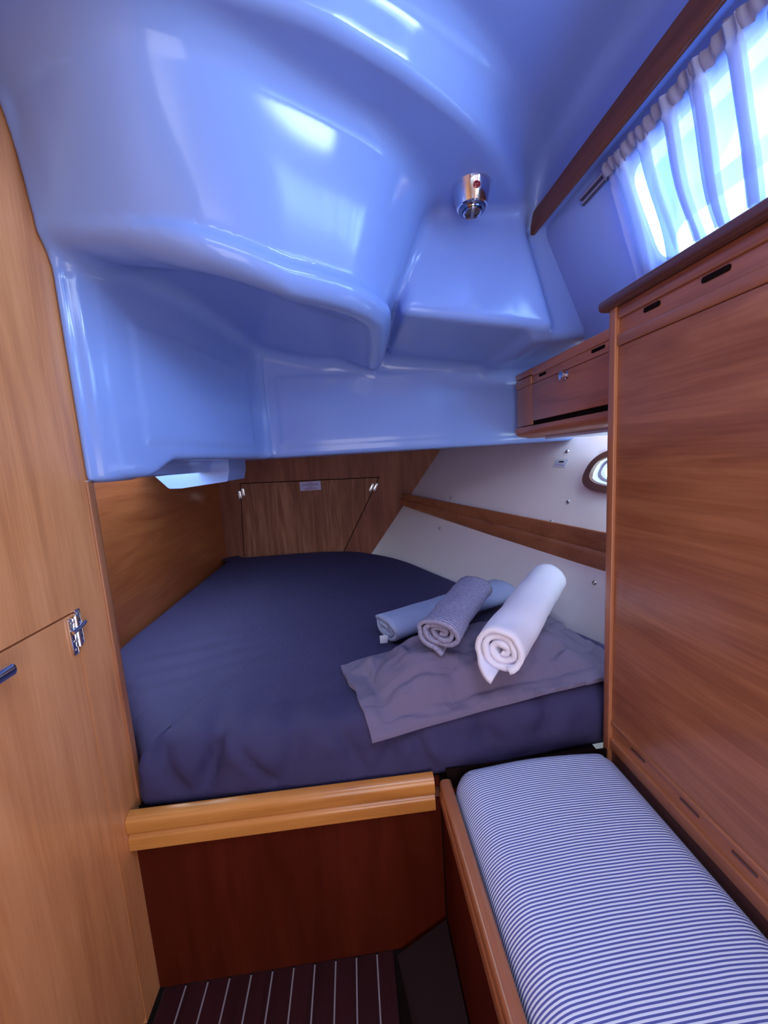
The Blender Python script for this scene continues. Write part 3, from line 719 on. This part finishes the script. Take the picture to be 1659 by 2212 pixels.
# pillow
PC = [Vector((.005, .868, .60)), Vector((.735, .945, .675)), Vector((.70, 1.44, .672)), Vector((-.072, 1.125, .678))]
def pillow():
    nu, nv = 150, 104; V = []
    def pos(u, v): return PC[0]*(1-u)*(1-v)+PC[1]*u*(1-v)+PC[2]*u*v+PC[3]*(1-u)*v
    for side in (1, -1):
        for i in range(nu+1):
            for j in range(nv+1):
                u, v = i/nu, j/nv; p = pos(u, v)
                fu = min(1, max(0, (min(u, 1-u)-.075)/.22)); fv = min(1, max(0, (min(v, 1-v)-.10)/.28))
                puff = (math.sin(fu*math.pi/2)**.75)*(math.sin(fv*math.pi/2)**.75) if fu > 0 and fv > 0 else 0
                base = .668 if p.y > .97 else .668-(.97-p.y)**2*5.5
                drop = p.y < .93
                z = max(p.z, base+.004) if not drop else base+.006
                edge_sag = 0
                wv = .015*noise.noise(Vector((p.x*9, p.y*14, 2)))+.006*noise.noise(Vector((p.x*24, p.y*28, 5)))
                cr = max(0, 1-abs(noise.noise(Vector((p.x*6+p.y*4, p.y*9-p.x*3, 9))))*5)*-.013
                wv += .006*noise.noise(Vector((p.x*26+p.y*11, p.y*7-p.x*3, 3)))+.0035*noise.noise(Vector((p.x*14-p.y*40, p.y*22+p.x*30, 7)))
                bu, bv = min(u, 1-u), min(v, 1-v)
                stitch = -.005*(math.exp(-((bu-.062)/.007)**2)*(bv > .08)+math.exp(-((bv-.085)/.010)**2)*(bu > .055))
                if side == 1:
                    wv += stitch+.020*math.exp(-((u-.42)/.20)**2)*math.exp(-(v/.07)**2)
                    hgt = .004+.092*puff*(1.0-.22*u)+(wv+cr)*(.45+.55*min(1, puff*2))+.006
                    # folded crease behind the free corner
                    d = (u-.13)*.9-(v-.70)*.55
                    hgt += .022*math.exp(-((u-.10)/.05)**2-((v-.80)/.10)**2)-.020*math.exp(-((u-.15)/.035)**2-((v-.70)/.12)**2)
                    z += max(hgt, .003)
                else:
                    z += -.001+.002*puff
                ox = .010*noise.noise(Vector((u*5, v*5, 1)))*(1 if min(u, 1-u, v, 1-v) < .02 else .3)
                V.append((p.x+ox, p.y+ox*.7, z))
    K = (nu+1)*(nv+1); Fc = []
    for i in range(nu):
        for j in range(nv):
            a = i*(nv+1)+j; b_ = a+nv+1; Fc += [(a, a+1, b_+1, b_), (K+a, K+b_, K+b_+1, K+a+1)]
    for i in range(nu): a = i*(nv+1); b_ = a+nv+1; Fc += [(a, b_, K+b_, K+a), (a+nv, K+a+nv, K+b_+nv, b_+nv)]
    for j in range(nv): Fc.append((j, K+j, K+j+1, j+1)); a = nu*(nv+1)+j; Fc.append((a, a+1, K+a+1, K+a))
    return V, Fc
Vp, Fp = pillow(); pw_ = mesh_obj('pillow', Vp, Fp, M['pillow'], None, True); sharp(pw_, 70)
tag(pw_, 'creased mauve grey pillow with flat border on the corner of the berth', 'pillow')

# rolled towels
def roll(name, mat, parent, a, b_, r_in, r_out, turns, th, sx=1.0, sz=1.0, tail=0, seed=1, nl=26, cone=0.0, wob=.004, tw=0, flap=0):
    a = Vector(a); b_ = Vector(b_); ax = (b_-a); L = ax.length; ax.normalize()
    side = ax.cross(Vector((0, 0, 1))).normalized(); upv = side.cross(ax)
    ns = int(turns*34); path = []
    for i in range(ns+1):
        t = i/ns; ang = -2*math.pi*turns*(1-t)+tw; r = r_in+(r_out-r_in)*t
        path.append((r*math.cos(ang)*sx, r*math.sin(ang)*sz, t))
    if tail:
        dx, dz = path[-1][0]-path[-2][0], path[-1][1]-path[-2][1]; l = math.hypot(dx, dz)
        for k in range(1, 7): path.append((path[ns][0]+dx/l*tail*k/6, path[ns][1]+dz/l*tail*k/6-.006*(k/6)**2, 1))
    V = []; UV = []; n = len(path)
    for j in range(nl+1):
        v = j/nl
        for i, (x, z, t) in enumerate(path):
            lo = -cone*t*(1-v)-(flap*max(0, -z/(r_out*sz)-.35)*(1-v)**2 if t > .70 else 0); q = wob*noise.noise(Vector((x*26+seed, z*26, v*4)))+wob*.6*noise.noise(Vector((x*60, z*60+seed, v*9)))
            rr = 1+q/max(.01, math.hypot(x, z))
            endw = .012*noise.noise(Vector((i*.09, seed, 0)))*(1 if j in (0, nl) else 0)
            p = a+ax*(L*v+lo+endw)+side*x*rr+upv*z*rr
            V.append(p); UV.append((i*.006, L*v))
    Fc = [(j*n+i, j*n+i+1, (j+1)*n+i+1, (j+1)*n+i) for j in range(nl) for i in range(n-1)]
    me = bpy.data.meshes.new(name); me.from_pydata([tuple(p) for p in V], [], Fc)
    uvl = me.uv_layers.new(name='UVMap')
    for lp_ in me.loops: uvl.data[lp_.index].uv = UV[lp_.vertex_index]
    for p in me.polygons: p.use_smooth = True
    me.materials.append(mat)
    o = bpy.data.objects.new(name, me); COL.objects.link(o)
    if parent is not None: o.parent = parent; me.transform(Matrix.Translation(-world_loc(parent)))
    s_ = o.modifiers.new('thickness', 'SOLIDIFY'); s_.thickness = th; s_.offset = 0
    return o
t1 = roll('towel_roll', M['white_towel'], None, (.338, .876, .818), (.660, 1.262, .846), .008, .063, 3.0, .0140, 1, .98, seed=3, cone=.012, tw=-1.75, flap=.06)
tag(t1, 'thick cream white rolled towel lying across the pillow', 'towel')
t2 = roll('towel_roll', M['knit'], None, (.212, .986, .828), (.398, 1.260, .846), .008, .054, 3.0, .0105, 1.18, .74, tail=.035, seed=8, cone=.02, wob=.006, tw=-2.0)
tag(t2, 'ribbed grey rolled towel lying next to the cream white roll', 'towel')
t3 = thing('terry_towel', 'flat folded blue grey terry towel half under the ribbed roll', 'towel', (.3, 1.4, .67))
roll('cloth', M['terry'], t3, (.080, 1.285, .716), (.60, 1.51, .730), .010, .050, 2.6, .016, 1.55, .72, seed=12, nl=34, wob=.006, tw=2.6)
box('care_tag', M['white_plastic'], t3, .058, .084, 1.236, 1.242, .688, .714, .0008)

# ------------------------------------------------------------------ bench and its cushion
bn = thing('side_bench', 'mahogany bench base with a rounded teak edge along the cushion', 'bench', (.18, .3, 0))
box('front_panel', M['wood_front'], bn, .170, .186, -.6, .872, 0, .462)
prism('edge_rail', M['wood_y'], bn, rounded([(.163, .440, .004), (.163, .468, .004), (.168, .474, .003), (.164, .480, .004), (.166, .503, .011), (.194, .503, .011), (.192, .440, 0)], 0, 4), 'y', -.6, .858)
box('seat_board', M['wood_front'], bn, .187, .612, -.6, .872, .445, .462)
box('shade_board', M['dark'], bn, .187, .6135, .8735, .8795, .30, .514)  # black filler board, stands in for the shade under the mattress
def cushion():
    X0_, X1_, Y0_, Y1_, Z0_, Z1_ = .197, .6155, -.55, .871, .463, .530
    bm = bmesh.new(); nx, ny = 44, 120
    def sr(t, a, b_, r):  # profile height near an edge
        d = min(t-a, b_-t); 
        if d >= r: return 1
        q = 1-d/r; return math.sqrt(max(0, 1-q*q))
    top = [];
    xsn = [X0_+(X1_-X0_)*(.5-.5*math.cos(math.pi*i/nx)) for i in range(nx+1)]
    ysn = [Y0_+(Y1_-Y0_)*(.5-.5*math.cos(math.pi*j/ny)) for j in range(ny+1)]
    V = []
    for x in xsn:
        for y in ysn:
            # rounded plan corners
            hx = sr(x, X0_, X1_, .06); hy = sr(y, Y0_, Y1_, .05)
            u = (x-X0_)/(X1_-X0_)
            crown = .020*math.sin(math.pi*u)**.8+.004*noise.noise(Vector((x*6, y*4, 0)))
            cx, cy = max(X0_+.05-x, x-X1_+.05, 0), max(y-Y1_+.05, Y0_+.05-y, 0)
            sc = 1.0
            xx, yy_ = x, y
            if cx > 0 and cy > 0:
                m_ = max(cx, cy); l = math.hypot(cx, cy); k = m_/l
                xx = x+(cx-cx*k)*(1 if x < .4 else -1); yy_ = y+(cy-cy*k)*(-1 if y > 0 else 1)
            V.append((xx, yy_, Z0_+.012+(Z1_-Z0_-.012)*min(hx, hy)+crown*min(hx, hy)))
    n = ny+1; K = len(V)
    for x in xsn:
        for y in ysn:
            V.append((V[len(V)-K][0], V[len(V)-K][1], Z0_))
    Fc = []
    for i in range(nx):
        for j in range(ny):
            a = i*n+j; b2 = a+n; Fc += [(a, a+1, b2+1, b2), (K+a, K+b2, K+b2+1, K+a+1)]
    for i in range(nx): a = i*n; b2 = a+n; Fc += [(a, b2, K+b2, K+a), (a+ny, K+a+ny, K+b2+ny, b2+ny)]
    for j in range(ny): Fc.append((j, K+j, K+j+1, j+1)); a = nx*n+j; Fc.append((a, a+1, K+a+1, K+a))
    return V, Fc
Vk, Fk = cushion(); ck = mesh_obj('bench_cushion', Vk, Fk, M['stripe'], None, True)
tag(ck, 'long padded bench cushion in fine blue and white stripes', 'cushion')

# unseen hatch frame, added around the overhead fill light behind the viewer
hw = sempty('added_hatch', 'unseen square white frame added around the overhead fill light', 'window', (.12, -.12, 2.09))
for a, b_, c, d in ((-.23, .47, -.44, -.41), (-.23, .47, .17, .20), (-.23, -.20, -.41, .17), (.44, .47, -.41, .17)):
    box('fill_frame', M['white_plastic'], hw, a, b_, c, d, 2.080, 2.0995, .003)
# ------------------------------------------------------------------ forward bulkhead behind the viewer, with its open doorway
wf = sempty('wall_front', 'teak bulkhead with an open doorway facing the berth', 'wall', (0, -.9, 0))
box('panel', M['wood_left'], wf, -.61, -.32, -.93, -.9, 0, 2.1)
box('panel', M['wood_left'], wf, .56, 1.05, -.93, -.9, 0, 2.1)
box('panel', M['wood_left'], wf, -.32, .56, -.93, -.9, 2.0, 2.1)
sl_ = sempty('wall_saloon', 'pale saloon walls seen beyond the open doorway', 'wall', (0, -1.4, 0))
box('panel', M['liner'], sl_, -.9, 1.05, -1.46, -1.43, -.04, 2.2)
box('panel', M['liner'], sl_, -.93, -.9, -1.43, -.93, -.04, 2.2)
box('panel', M['liner'], sl_, 1.05, 1.08, -1.46, -.9, -.04, 2.2)
box('panel', M['gel'], sl_, -.9, 1.05, -1.43, -.9, 2.16, 2.2)
box('panel', M['plank'], sl_, -.9, 1.05, -1.43, -.9, -.04, -.01)
